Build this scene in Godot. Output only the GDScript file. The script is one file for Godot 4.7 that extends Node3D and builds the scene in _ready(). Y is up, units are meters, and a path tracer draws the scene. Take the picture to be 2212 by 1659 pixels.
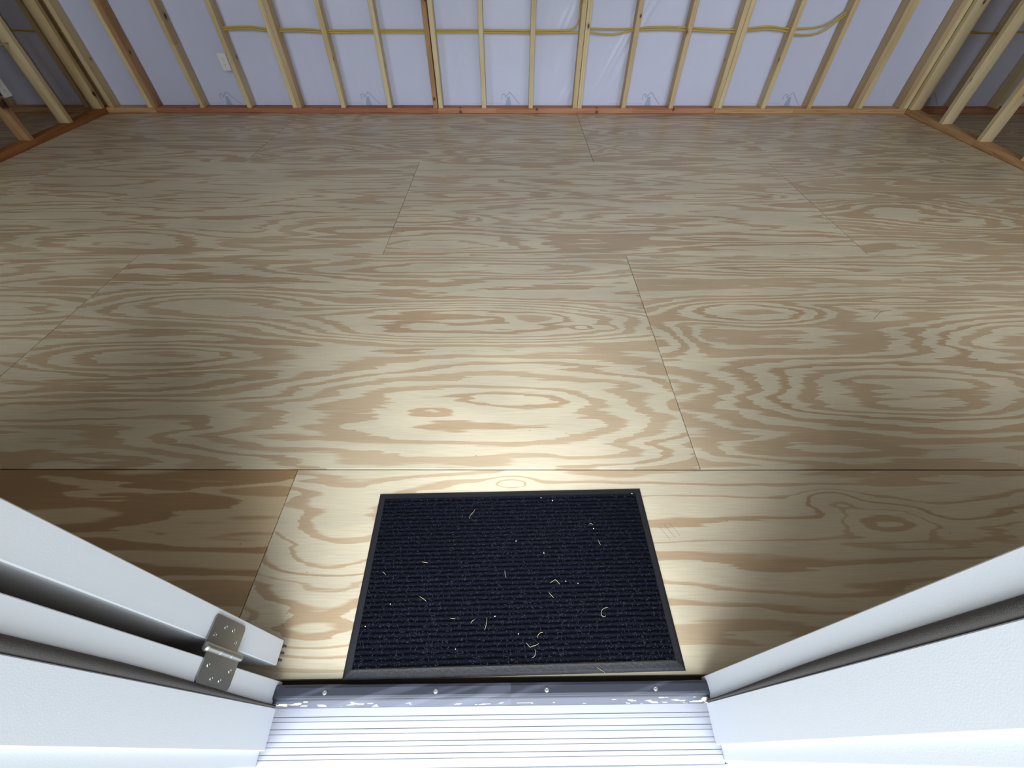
extends Node3D
# An unfinished timber-framed room seen from its open front door: plywood floor, stud walls, house wrap, doormat.

const SHEET_L := 2.4384
const SHEET_W := 1.2192
const BACK_FRONT := -4.211      # front face of the back wall's framing
const WRAP_Z := -4.302
const PLATE_H := 0.04
const LEFT_IN := -3.56          # inner faces of the two stud partitions
const RIGHT_IN := 3.47
const END_X := 5.3              # gable ends beyond the partitions
const WALL_TOP := 2.44
const WX0 := -0.60              # back window opening
const WX1 := 1.74
const WY0 := 1.15
const WY1 := 2.15
const DOOR_TURN := 0.0101       # the door frame stands a little out of square with the plywood seams

var M := {}
var used_names := {}
var rng := RandomNumberGenerator.new()

# ---------------------------------------------------------------- helpers

func numbered(called: String) -> String:
	var k: int = used_names.get(called, 0)
	used_names[called] = k + 1
	return called if k == 0 else "%s_%03d" % [called, k]

func tag(o: Node, label := "", category := "", group := "", kind := "") -> void:
	if label != "": o.set_meta("label", label)
	if category != "": o.set_meta("category", category)
	if group != "": o.set_meta("group", group)
	if kind != "": o.set_meta("kind", kind)

func base(called: String, at := Vector3.ZERO, turn := 0.0, parent: Node = null) -> Node3D:
	var o := Node3D.new()
	o.name = numbered(called) if parent == null else called
	(self if parent == null else parent).add_child(o, true)
	o.position = at
	o.rotation.y = turn
	return o

func part(called: String, mesh: Mesh, m: Material, parent: Node, at := Vector3.ZERO, turn := Vector3.ZERO) -> MeshInstance3D:
	var o := MeshInstance3D.new()
	o.mesh = mesh
	o.material_override = m
	o.name = numbered(called) if parent == self else called
	parent.add_child(o, true)
	o.position = at
	o.rotation = turn
	return o

func surf() -> SurfaceTool:
	var st := SurfaceTool.new()
	st.begin(Mesh.PRIMITIVE_TRIANGLES)
	return st

func tri(st: SurfaceTool, a: Vector3, b: Vector3, c: Vector3, na: Vector3, nb: Vector3, nc: Vector3, ua := Vector2.ZERO, ub := Vector2.ZERO, uc := Vector2.ZERO) -> void:
	# front faces run clockwise: swap when the order is counter-clockwise about the normal
	if (b - a).cross(c - a).dot(na + nb + nc) > 0.0:
		var t := b; b = c; c = t
		t = nb; nb = nc; nc = t
		var u := ub; ub = uc; uc = u
	st.set_normal(na); st.set_uv(ua); st.add_vertex(a)
	st.set_normal(nb); st.set_uv(ub); st.add_vertex(b)
	st.set_normal(nc); st.set_uv(uc); st.add_vertex(c)

func quad(st: SurfaceTool, a: Vector3, b: Vector3, c: Vector3, d: Vector3, n: Vector3, uv: Array = []) -> void:
	if uv.is_empty():
		uv = [Vector2.ZERO, Vector2.ZERO, Vector2.ZERO, Vector2.ZERO]
	tri(st, a, b, c, n, n, n, uv[0], uv[1], uv[2])
	tri(st, a, c, d, n, n, n, uv[0], uv[2], uv[3])

# A box with chamfered edges about the origin. Texture runs along the axis `along` (v = metres / 1.2) and across (u = metres / 0.12).
func cbox(size: Vector3, bev := 0.002, along := 1, uoff := 0.0, mid := Vector3.ZERO, st_in: SurfaceTool = null) -> ArrayMesh:
	var st := surf() if st_in == null else st_in
	var h := size * 0.5
	var P := func(sx: int, sy: int, sz: int, ax: int) -> Vector3:
		var p := Vector3(sx * h.x, sy * h.y, sz * h.z)
		for k in 3:
			if k != ax: p[k] -= signf(p[k]) * bev
		return p
	var U := func(p: Vector3, ax: int) -> Vector2:
		var across := 0
		for k in 3:
			if k != along and k != ax: across = k
		if ax == along:
			return Vector2(p[(along + 1) % 3] / 0.12 + uoff, p[(along + 2) % 3] / 1.2)
		return Vector2(p[across] / 0.12 + uoff + 0.31 * ax, p[along] / 1.2 + uoff * 3.7)
	for ax in 3:
		var b := (ax + 1) % 3
		var c := (ax + 2) % 3
		for s in [-1, 1]:
			var q := []
			for k in [[-1, -1], [1, -1], [1, 1], [-1, 1]]:
				var sg := [0, 0, 0]
				sg[ax] = s; sg[b] = k[0]; sg[c] = k[1]
				q.append(P.call(sg[0], sg[1], sg[2], ax))
			var n := Vector3.ZERO
			n[ax] = s
			quad(st, q[0] + mid, q[1] + mid, q[2] + mid, q[3] + mid, n, [U.call(q[0], ax), U.call(q[1], ax), U.call(q[2], ax), U.call(q[3], ax)])
	if bev > 0.0:
		for ax in 3:          # chamfers that run along ax
			var b := (ax + 1) % 3
			var c := (ax + 2) % 3
			for k in [[-1, -1], [1, -1], [1, 1], [-1, 1]]:
				var lo := [0, 0, 0]
				var hi := [0, 0, 0]
				lo[ax] = -1; hi[ax] = 1
				lo[b] = k[0]; hi[b] = k[0]; lo[c] = k[1]; hi[c] = k[1]
				var a0: Vector3 = P.call(lo[0], lo[1], lo[2], b)
				var a1: Vector3 = P.call(hi[0], hi[1], hi[2], b)
				var c1: Vector3 = P.call(hi[0], hi[1], hi[2], c)
				var c0: Vector3 = P.call(lo[0], lo[1], lo[2], c)
				var n := Vector3.ZERO
				n[b] = k[0]; n[c] = k[1]
				quad(st, a0 + mid, a1 + mid, c1 + mid, c0 + mid, n.normalized(), [U.call(a0, b), U.call(a1, b), U.call(c1, b), U.call(c0, b)])
		for sx in [-1, 1]:
			for sy in [-1, 1]:
				for sz in [-1, 1]:
					var n := Vector3(sx, sy, sz).normalized()
					var a: Vector3 = P.call(sx, sy, sz, 0)
					var b2: Vector3 = P.call(sx, sy, sz, 1)
					var c2: Vector3 = P.call(sx, sy, sz, 2)
					tri(st, a + mid, b2 + mid, c2 + mid, n, n, n, U.call(a, 0), U.call(a, 0), U.call(a, 0))
	return st.commit() if st_in == null else null

# A closed outline swept straight along x (outline points are (z, y)) or along y (outline points are (x, z)).
func extrude(outline: PackedVector2Array, along_x: bool, from: float, to: float) -> ArrayMesh:
	var st := surf()
	var put := func(p: Vector2, t: float) -> Vector3:
		return Vector3(t, p.y, p.x) if along_x else Vector3(p.x, t, p.y)
	var n := outline.size()
	var area := 0.0
	for i in n:
		area += outline[i].cross(outline[(i + 1) % n])
	var run := 0.0
	for i in n:
		var a := outline[i]
		var b := outline[(i + 1) % n]
		var d := (b - a)
		if d.length() < 1e-7: continue
		var o := Vector2(d.y, -d.x).normalized() * signf(area)
		var nn: Vector3 = Vector3(0, o.y, o.x) if along_x else Vector3(o.x, 0, o.y)
		var u0 := run / 0.12
		run += d.length()
		var u1 := run / 0.12
		quad(st, put.call(a, from), put.call(b, from), put.call(b, to), put.call(a, to), nn, [Vector2(u0, from / 1.2), Vector2(u1, from / 1.2), Vector2(u1, to / 1.2), Vector2(u0, to / 1.2)])
	var idx := Geometry2D.triangulate_polygon(outline)
	for k in range(0, idx.size(), 3):
		for e in [from, to]:
			var nn: Vector3 = Vector3.RIGHT if along_x else Vector3.UP
			if e == from: nn = -nn
			tri(st, put.call(outline[idx[k]], e), put.call(outline[idx[k + 1]], e), put.call(outline[idx[k + 2]], e), nn, nn, nn)
	return st.commit()

# An oval tube through points: half width `ry` along `upd`, half depth `rz` across.
func tube(pts: PackedVector3Array, ry: float, rz: float, sides := 8, taper := 1.0) -> ArrayMesh:
	var st := surf()
	var rings := []
	var norms := []
	var n := pts.size()
	for i in n:
		var d := (pts[mini(i + 1, n - 1)] - pts[maxi(i - 1, 0)]).normalized()
		var side := d.cross(Vector3(0, 0, 1))
		if side.length() < 0.2: side = d.cross(Vector3(0, 1, 0))
		side = side.normalized()
		var up := side.cross(d).normalized()
		var r := PackedVector3Array()
		var q := PackedVector3Array()
		var f := lerpf(1.0, taper, absf(float(i) / (n - 1) * 2.0 - 1.0))
		for k in sides:
			var a := TAU * k / sides
			r.append(pts[i] + (side * cos(a) * ry + up * sin(a) * rz) * f)
			q.append((side * cos(a) * rz + up * sin(a) * ry).normalized())
		rings.append(r); norms.append(q)
	for i in n - 1:
		for k in sides:
			var l := (k + 1) % sides
			tri(st, rings[i][k], rings[i + 1][k], rings[i + 1][l], norms[i][k], norms[i + 1][k], norms[i + 1][l])
			tri(st, rings[i][k], rings[i + 1][l], rings[i][l], norms[i][k], norms[i + 1][l], norms[i][l])
	for e in [0, n - 1]:
		var d := (pts[1] - pts[0]).normalized() * -1.0 if e == 0 else (pts[n - 1] - pts[n - 2]).normalized()
		for k in range(1, sides - 1):
			tri(st, rings[e][0], rings[e][k], rings[e][k + 1], d, d, d)
	return st.commit()

func smooth_path(pts: Array, step := 8) -> PackedVector3Array:
	var out := PackedVector3Array()
	for i in pts.size() - 1:
		var p0: Vector3 = pts[maxi(i - 1, 0)]
		var p3: Vector3 = pts[mini(i + 2, pts.size() - 1)]
		for k in step:
			out.append(pts[i].cubic_interpolate(pts[i + 1], p0, p3, float(k) / step))
	out.append(pts[pts.size() - 1])
	return out

# A turned shape: outline of (radius, height), about y.
func lathe(outline: PackedVector2Array, sides := 16) -> ArrayMesh:
	var st := surf()
	for i in outline.size() - 1:
		var a := outline[i]
		var b := outline[i + 1]
		var d := (b - a)
		if d.length() < 1e-7: continue
		var o := Vector2(d.y, -d.x).normalized()
		for k in sides:
			var t0 := TAU * k / sides
			var t1 := TAU * (k + 1) / sides
			var e0 := Vector3(cos(t0), 0, sin(t0))
			var e1 := Vector3(cos(t1), 0, sin(t1))
			var n0 := e0 * o.x + Vector3.UP * o.y
			var n1 := e1 * o.x + Vector3.UP * o.y
			var A0 := e0 * a.x + Vector3.UP * a.y
			var A1 := e1 * a.x + Vector3.UP * a.y
			var B0 := e0 * b.x + Vector3.UP * b.y
			var B1 := e1 * b.x + Vector3.UP * b.y
			if a.x > 1e-7: tri(st, A0, A1, B1, n0, n1, n1)
			if b.x > 1e-7: tri(st, A0, B1, B0, n0, n1, n0)
	return st.commit()

# ---------------------------------------------------------------- materials

func paint(color: Color, rough := 0.6, metal := 0.0, spec := 0.5) -> StandardMaterial3D:
	var m := StandardMaterial3D.new()
	m.albedo_color = color
	m.roughness = rough
	m.metallic = metal
	m.metallic_specular = spec
	return m

func noise(seed_: int, freq: float, oct := 3, kind := FastNoiseLite.TYPE_SIMPLEX_SMOOTH) -> FastNoiseLite:
	var n := FastNoiseLite.new()
	n.seed = seed_
	n.noise_type = kind
	n.frequency = freq
	n.fractal_octaves = oct
	n.fractal_type = FastNoiseLite.FRACTAL_FBM if oct > 1 else FastNoiseLite.FRACTAL_NONE
	return n

func noise_bytes(seed_: int, w: int, h: int, sx: int, sy: int, freq: float, oct := 2) -> PackedByteArray:
	# grain noise drawn out sx times along x and sy times along y
	var im := noise(seed_, freq, oct).get_image(maxi(w / sx, 4), maxi(h / sy, 4))
	im.convert(Image.FORMAT_L8)
	im.resize(w, h, Image.INTERPOLATE_CUBIC)
	return im.get_data()

# Rotary-cut veneer: growth rings are level lines of a smooth field over the sheet (world x and z), broken up along the fibre.
func plywood(s: Dictionary) -> StandardMaterial3D:
	var w: int = s.w
	var h: int = s.h
	var cw := 256
	var ch := 128
	var low := noise(s.seed, 1.0, 2)
	var low2 := noise(s.seed + 50, 1.0, 3)
	var f := PackedFloat32Array()
	f.resize(cw * ch)
	var bumps: Array = s.get("bumps", [])
	var amp: float = s.get("amp", 2.0)
	var ramp: float = s.get("ramp", 3.0)
	for j in ch:
		var z: float = lerpf(s.z0, s.z1, (j + 0.5) / ch)
		for i in cw:
			var x: float = lerpf(s.x0, s.x1, (i + 0.5) / cw)
			var v: float = ramp * (z - s.z0) + amp * low.get_noise_2d(x * 0.42 + 7.0, z * 2.6) * 2.2 + 0.8 * low2.get_noise_2d(x * 0.9, z * 9.0)
			for b in bumps:
				var dx: float = (x - b[0]) / b[2]
				var dz: float = (z - b[1]) / b[3]
				var d := dx * dx + dz * dz
				if d < 9.0: v += b[4] * exp(-pow(d, b[5] if b.size() > 5 else 1.0))
			f[j * cw + i] = v
	var im := Image.create_from_data(cw, ch, false, Image.FORMAT_RF, f.to_byte_array())
	im.resize(w, h, Image.INTERPOLATE_CUBIC)
	var field := im.get_data().to_float32_array()
	var jag := noise_bytes(s.seed + 1, w, h, 14, 1, 0.085, 3)
	var streak := noise_bytes(s.seed + 2, w, h, 30, 1, 0.35, 2)
	var tone := noise_bytes(s.seed + 3, w, h, 24, 8, 0.05, 2)
	var duty: float = s.get("duty", 0.45)
	var pale: Color = s.get("pale", Color8(208, 195, 168))
	var tan_: Color = s.get("tan", Color8(184, 159, 128))
	# colour of (ring, phase, streak): every ring has its own share and depth of late wood
	var lut := PackedByteArray()
	lut.resize(8 * 256 * 16 * 3)
	var rr := RandomNumberGenerator.new()
	rr.seed = s.seed * 7 + 3
	for ring in 8:
		var du := clampf(duty * rr.randf_range(0.55, 1.4), 0.1, 0.75)
		var deep := rr.randf_range(0.75, 1.1)
		var soft := rr.randf_range(0.04, 0.16)
		for t in 256:
			var p := t / 255.0
			var late := smoothstep(1.0 - du - soft, 1.0 - du + 0.05, p) * (1.0 - smoothstep(0.965, 1.0, p)) * deep
			for k in 16:
				var c := pale.lerp(tan_, late)
				var g := 1.0 + (k - 7.5) * 0.0105
				var q := ((ring * 256 + t) * 16 + k) * 3
				lut[q] = int(clampf(c.r * g, 0, 1) * 255)
				lut[q + 1] = int(clampf(c.g * g, 0, 1) * 255)
				lut[q + 2] = int(clampf(c.b * g, 0, 1) * 255)
	var out := PackedByteArray()
	out.resize(w * h * 3)
	var jk: float = s.get("jag", 0.4) / 255.0
	var o := 0
	for i in w * h:
		var v := field[i] + jag[i] * jk
		var fl := floorf(v)
		var l := ((((int(fl) & 7) << 8) + int((v - fl) * 255.0)) * 16 + ((streak[i] + tone[i]) >> 5)) * 3
		out[o] = lut[l]
		out[o + 1] = lut[l + 1]
		out[o + 2] = lut[l + 2]
		o += 3
	var img := Image.create_from_data(w, h, false, Image.FORMAT_RGB8, out)
	# nail heads, small dark pitch marks, splinters
	var r := RandomNumberGenerator.new()
	r.seed = s.seed * 31 + 5
	var ppm: float = w / absf(s.x1 - s.x0)
	for k in int(s.get("marks", 26)):
		var px := r.randi_range(4, w - 8)
		var py := r.randi_range(4, h - 8)
		img.fill_rect(Rect2i(px, py, maxi(1, int(ppm * r.randf_range(0.002, 0.005))), maxi(1, int(ppm * 0.002))), Color8(96, 72, 50))
	for q in s.get("scratches", []):          # [x, z, dx, dz, darkness]
		for k in 40:
			var t := k / 39.0
			var sx := int((q[0] + q[2] * t - s.x0) * ppm)
			var sy := int((q[1] + q[3] * t - s.z0) * ppm)
			if sx > 1 and sy > 1 and sx < w - 2 and sy < h - 2:
				img.set_pixel(sx, sy, img.get_pixel(sx, sy).lerp(Color8(90, 76, 60), q[4]))
				img.set_pixel(sx, sy + 1, img.get_pixel(sx, sy + 1).lerp(Color8(90, 76, 60), q[4] * 0.6))
	img.generate_mipmaps()
	var m := paint(Color.WHITE, s.get("rough", 0.4))
	m.albedo_texture = ImageTexture.create_from_image(img)
	return m

# Sawn softwood: grain along v, a few knots. knots: [u, v, radius u, radius v, darkness]
func lumber(seed_: int, pale: Color, dark: Color, knots: Array, rings := 5.0) -> StandardMaterial3D:
	var w := 128
	var h := 1024
	var g1 := noise_bytes(seed_, w, h, 1, 60, 0.16, 3)
	var g2 := noise_bytes(seed_ + 9, w, h, 2, 90, 0.04, 2)
	var bl := noise_bytes(seed_ + 17, w, h, 8, 24, 0.03, 2)
	var data := PackedByteArray()
	data.resize(w * h * 3)
	var o := 0
	for j in h:
		for i in w:
			var k := j * w + i
			var v := i / float(w) * rings + g2[k] / 255.0 * 3.0
			var t := v - floorf(v)
			var late := t * t * 0.55 + (g1[k] - 128) / 420.0 + (bl[k] - 128) / 330.0
			var dk := 0.0
			for q in knots:
				var du: float = (i / float(w) - q[0]) / q[2]
				var dv: float = (j / float(h) - q[1]) / q[3]
				var d := du * du + dv * dv
				if d < 5.0: dk = maxf(dk, q[4] * (1.0 - smoothstep(0.55, 1.25, d)) + 0.25 * q[4] * (1.0 - smoothstep(1.0, 5.0, d)))
			var c := pale.lerp(dark, clampf(late, 0, 1)).lerp(Color8(66, 32, 20), dk)
			data[o] = int(c.r * 255); data[o + 1] = int(c.g * 255); data[o + 2] = int(c.b * 255)
			o += 3
	var img := Image.create_from_data(w, h, false, Image.FORMAT_RGB8, data)
	img.generate_mipmaps()
	var m := paint(Color.WHITE, 0.7)
	m.albedo_texture = ImageTexture.create_from_image(img)
	return m

func bumpy(m: StandardMaterial3D, seed_: int, freq: float, scale_: float, strength: float, world := true) -> StandardMaterial3D:
	var t := NoiseTexture2D.new()
	t.width = 256; t.height = 256
	t.seamless = true
	t.as_normal_map = true
	t.bump_strength = strength
	t.noise = noise(seed_, freq, 3)
	m.normal_enabled = true
	m.normal_texture = t
	m.uv1_triplanar = true
	m.uv1_world_triplanar = world
	m.uv1_scale = Vector3.ONE * scale_
	return m

func make_wrap() -> StandardMaterial3D:
	# house wrap: pale lavender sheet, the maker's little house printed once per 1.243 m
	var n := 1024
	var img := Image.create(n, n, false, Image.FORMAT_RGB8)
	img.fill(Color8(214, 219, 245))
	var ppm := n / 1.243
	var ink := Color8(180, 181, 214)
	var fill_ := Color8(172, 187, 214)
	var cx := 0.6215                      # where the roof's ridge falls on the tile
	var X := func(x: float) -> float: return (x + cx) * ppm
	var Y := func(y: float) -> float: return n - 1 - y * ppm
	var segs := [[0, .1347, .0885, .0452], [0, .1347, -.041, .097], [-.041, .097, -.041, .1176], [-.041, .1176, -.052, .121], [-.052, .121, -.064, .117], [-.064, .117, -.069, .108], [-.069, .108, -.069, .083]]
	for s in segs:
		var a := Vector2(X.call(s[0]), Y.call(s[1]))
		var b := Vector2(X.call(s[2]), Y.call(s[3]))
		for yy in range(int(minf(a.y, b.y)) - 4, int(maxf(a.y, b.y)) + 5):
			for xx in range(int(minf(a.x, b.x)) - 4, int(maxf(a.x, b.x)) + 5):
				var p := Vector2(xx, yy)
				var d := p.distance_to(Geometry2D.get_closest_point_to_segment(p, a, b))
				var k := 1.0 - smoothstep(2.0, 3.6, d)
				if k > 0.0: img.set_pixel(xx, yy, img.get_pixel(xx, yy).lerp(ink, k))
	for yy in range(int(Y.call(.1)), int(Y.call(.005))):
		var y := (n - 1 - yy) / ppm
		var hw := 0.014 if y > 0.081 else (0.021 if y < 0.071 else lerpf(0.021, 0.014, (y - 0.071) / 0.01))
		if y < 0.052: hw = 0.025
		for xx in range(int(X.call(-0.0115 - hw)), int(X.call(-0.0115 + hw))):
			img.set_pixel(xx, yy, fill_)
	# the foot of a line of small print that runs on at plate height
	for k in 44:
		var x0 := -0.35 + k * 0.0063
		var hh: float = [0.006, 0.009, 0.005, 0.008, 0.007][(k * 7) % 5]
		img.fill_rect(Rect2i(int(X.call(x0)), int(Y.call(0.047 + hh)), 3, int(hh * ppm)), Color8(196, 204, 230))
	img.generate_mipmaps()
	var m := paint(Color.WHITE, 0.32, 0.0, 0.5)
	m.albedo_texture = ImageTexture.create_from_image(img)
	return m

# ---------------------------------------------------------------- scene

func _ready() -> void:
	rng.seed = 4711
	# --- camera
	var cam := Camera3D.new()
	cam.name = "camera"
	add_child(cam)
	cam.transform = Transform3D(Basis(Vector3(1.0, 0.0012, 0.0), Vector3(-0.0008, 0.6698, -0.7425), Vector3(-0.0009, 0.7425, 0.6698)).orthonormalized(), Vector3(0, 1.0974, 0))
	cam.fov = rad_to_deg(2.0 * atan(829.5 / 888.14))
	cam.near = 0.02
	cam.current = true
	# --- sky and exposure
	var sky_m := ProceduralSkyMaterial.new()
	sky_m.sky_top_color = Color(0.72, 0.79, 0.90)
	sky_m.sky_horizon_color = Color(0.96, 0.97, 0.98)
	sky_m.sky_curve = 0.18
	sky_m.ground_horizon_color = Color(0.62, 0.63, 0.60)
	sky_m.ground_bottom_color = Color(0.40, 0.40, 0.36)
	sky_m.sky_energy_multiplier = 1.0
	var sky := Sky.new()
	sky.sky_material = sky_m
	var env := Environment.new()
	env.background_mode = Environment.BG_SKY
	env.sky = sky
	env.background_energy_multiplier = 0.72
	env.tonemap_mode = Environment.TONE_MAPPER_LINEAR
	env.tonemap_exposure = 3.0
	env.sdfgi_enabled = true
	env.ssao_enabled = true
	env.ssil_enabled = true
	# the sun, veiled by thin cloud, stands before the door and a little to its left: soft light down the axis of the doorway
	var sun := DirectionalLight3D.new()
	sun.name = "sun"
	add_child(sun)
	sun.rotation = Vector3(deg_to_rad(-35), deg_to_rad(-4), 0)
	sun.light_color = Color(0.93, 0.965, 1.0)
	sun.light_energy = 0.98
	sun.light_angular_distance = 72.0
	sun.shadow_enabled = true
	var we := WorldEnvironment.new()
	we.name = "world_environment"
	we.environment = env
	add_child(we)

	make_materials()
	build_floor()
	build_back_wall()
	build_partitions()
	build_shell()
	build_door()
	build_threshold()
	build_mat()
	build_electrics()

func make_materials() -> void:
	M.stud = [
		lumber(11, Color8(220, 202, 160), Color8(196, 168, 120), [[0.3, 0.30, 0.07, 0.011, 0.6]]),
		lumber(22, Color8(214, 192, 148), Color8(184, 152, 104), [[0.6, 0.14, 0.10, 0.014, 0.75], [0.2, 0.66, 0.06, 0.008, 0.5]]),
		lumber(33, Color8(206, 182, 142), Color8(174, 140, 98), [[0.5, 0.42, 0.06, 0.009, 0.6]]),
		lumber(44, Color8(224, 208, 168), Color8(204, 176, 128), [[0.25, 0.63, 0.07, 0.012, 0.6]]),
		lumber(55, Color8(188, 148, 104), Color8(152, 108, 68), [[0.5, 0.24, 0.2, 0.024, 0.8], [0.3, 0.7, 0.08, 0.010, 0.6]]),
		lumber(66, Color8(212, 188, 146), Color8(182, 148, 104), [[0.4, 0.08, 0.09, 0.015, 0.85], [0.7, 0.36, 0.07, 0.010, 0.6]]),
	]
	M.plate_red = lumber(77, Color8(176, 116, 84), Color8(138, 80, 52), [[0.3, 0.21, 0.12, 0.010, 0.5], [0.5, 0.8, 0.13, 0.011, 0.5]])
	M.plate_tan = lumber(88, Color8(206, 164, 116), Color8(168, 116, 72), [[0.3, 0.35, 0.10, 0.007, 0.5]])
	M.plate_pink = lumber(99, Color8(196, 140, 106), Color8(160, 100, 70), [[0.6, 0.3, 0.10, 0.008, 0.5], [0.4, 0.74, 0.12, 0.009, 0.6]])
	M.plate_orange = lumber(101, Color8(172, 112, 62), Color8(136, 78, 38), [[0.5, 0.5, 0.12, 0.01, 0.6]])
	M.wrap = make_wrap()
	M.white = bumpy(paint(Color8(200, 203, 208), 0.42), 5, 0.09, 16.0, 0.2)
	M.weather = bumpy(paint(Color8(54, 50, 48), 0.75), 8, 0.1, 30.0, 4.0)
	M.black_rubber = bumpy(paint(Color8(30, 30, 35), 0.5), 12, 0.05, 8.0, 0.8)
	M.sweep = paint(Color8(48, 40, 42), 0.7)
	M.nickel = paint(Color8(158, 156, 150), 0.36, 0.9)
	M.steel = paint(Color8(196, 196, 196), 0.3, 1.0)
	M.cable = paint(Color8(198, 168, 78), 0.5)
	M.plastic = paint(Color8(232, 234, 236), 0.35)
	M.slot = paint(Color8(40, 40, 42), 0.6)
	M.box_blue = paint(Color8(60, 92, 150), 0.5)
	M.straw = paint(Color8(192, 182, 146), 0.6)
	M.chip = paint(Color8(226, 222, 206), 0.6)
	M.sheathing = paint(Color8(176, 150, 112), 0.8)
	M.siding = paint(Color8(206, 208, 208), 0.6)
	M.subfloor = paint(Color8(58, 44, 32), 0.9)
	M.grass = bumpy(paint(Color8(176, 174, 160), 0.95), 31, 0.05, 2.0, 4.0)
	M.ceiling = paint(Color8(226, 226, 224), 0.6)

# ---------------------------------------------------------------- floor

func sheet_mesh(lx: float, lz: float, ty := 0.018, skew := 0.0, mid_x := 0.0) -> ArrayMesh:
	# skew: the near edge is cut to follow the door sill
	var st := surf()
	var h := Vector3(lx * 0.5, 0, lz * 0.5)
	var e := 0.0007
	var kl := Vector3(0, 0, -(mid_x - h.x) * skew)
	var kr := Vector3(0, 0, -(mid_x + h.x) * skew)
	var a := Vector3(-h.x + e, 0, -h.z + e); var b := Vector3(h.x - e, 0, -h.z + e); var c := Vector3(h.x - e, 0, h.z - e) + kr; var d := Vector3(-h.x + e, 0, h.z - e) + kl
	var U := func(p: Vector3) -> Vector2: return Vector2(p.x / lx + 0.5, p.z / lz + 0.5)
	quad(st, a, b, c, d, Vector3.UP, [U.call(a), U.call(b), U.call(c), U.call(d)])
	var ring := [a, b, c, d]
	var outer := [Vector3(-h.x, -e, -h.z), Vector3(h.x, -e, -h.z), Vector3(h.x, -e, h.z) + kr, Vector3(-h.x, -e, h.z) + kl]
	var nn := [Vector3(0, 0, -1), Vector3(1, 0, 0), Vector3(0, 0, 1), Vector3(-1, 0, 0)]
	for k in 4:
		var l := (k + 1) % 4
		quad(st, ring[k], ring[l], outer[l], outer[k], (nn[k] + Vector3.UP).normalized(), [U.call(ring[k]), U.call(ring[l]), U.call(ring[l]), U.call(ring[k])])
		var dn := Vector3(0, -ty, 0)
		quad(st, outer[k], outer[l], outer[l] + dn, outer[k] + dn, nn[k], [U.call(ring[k]), U.call(ring[l]), U.call(ring[l]), U.call(ring[k])])
	var dd := Vector3(0, -ty, 0)
	quad(st, outer[0] + dd, outer[1] + dd, outer[2] + dd, outer[3] + dd, Vector3.DOWN)
	return st.commit()

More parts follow.
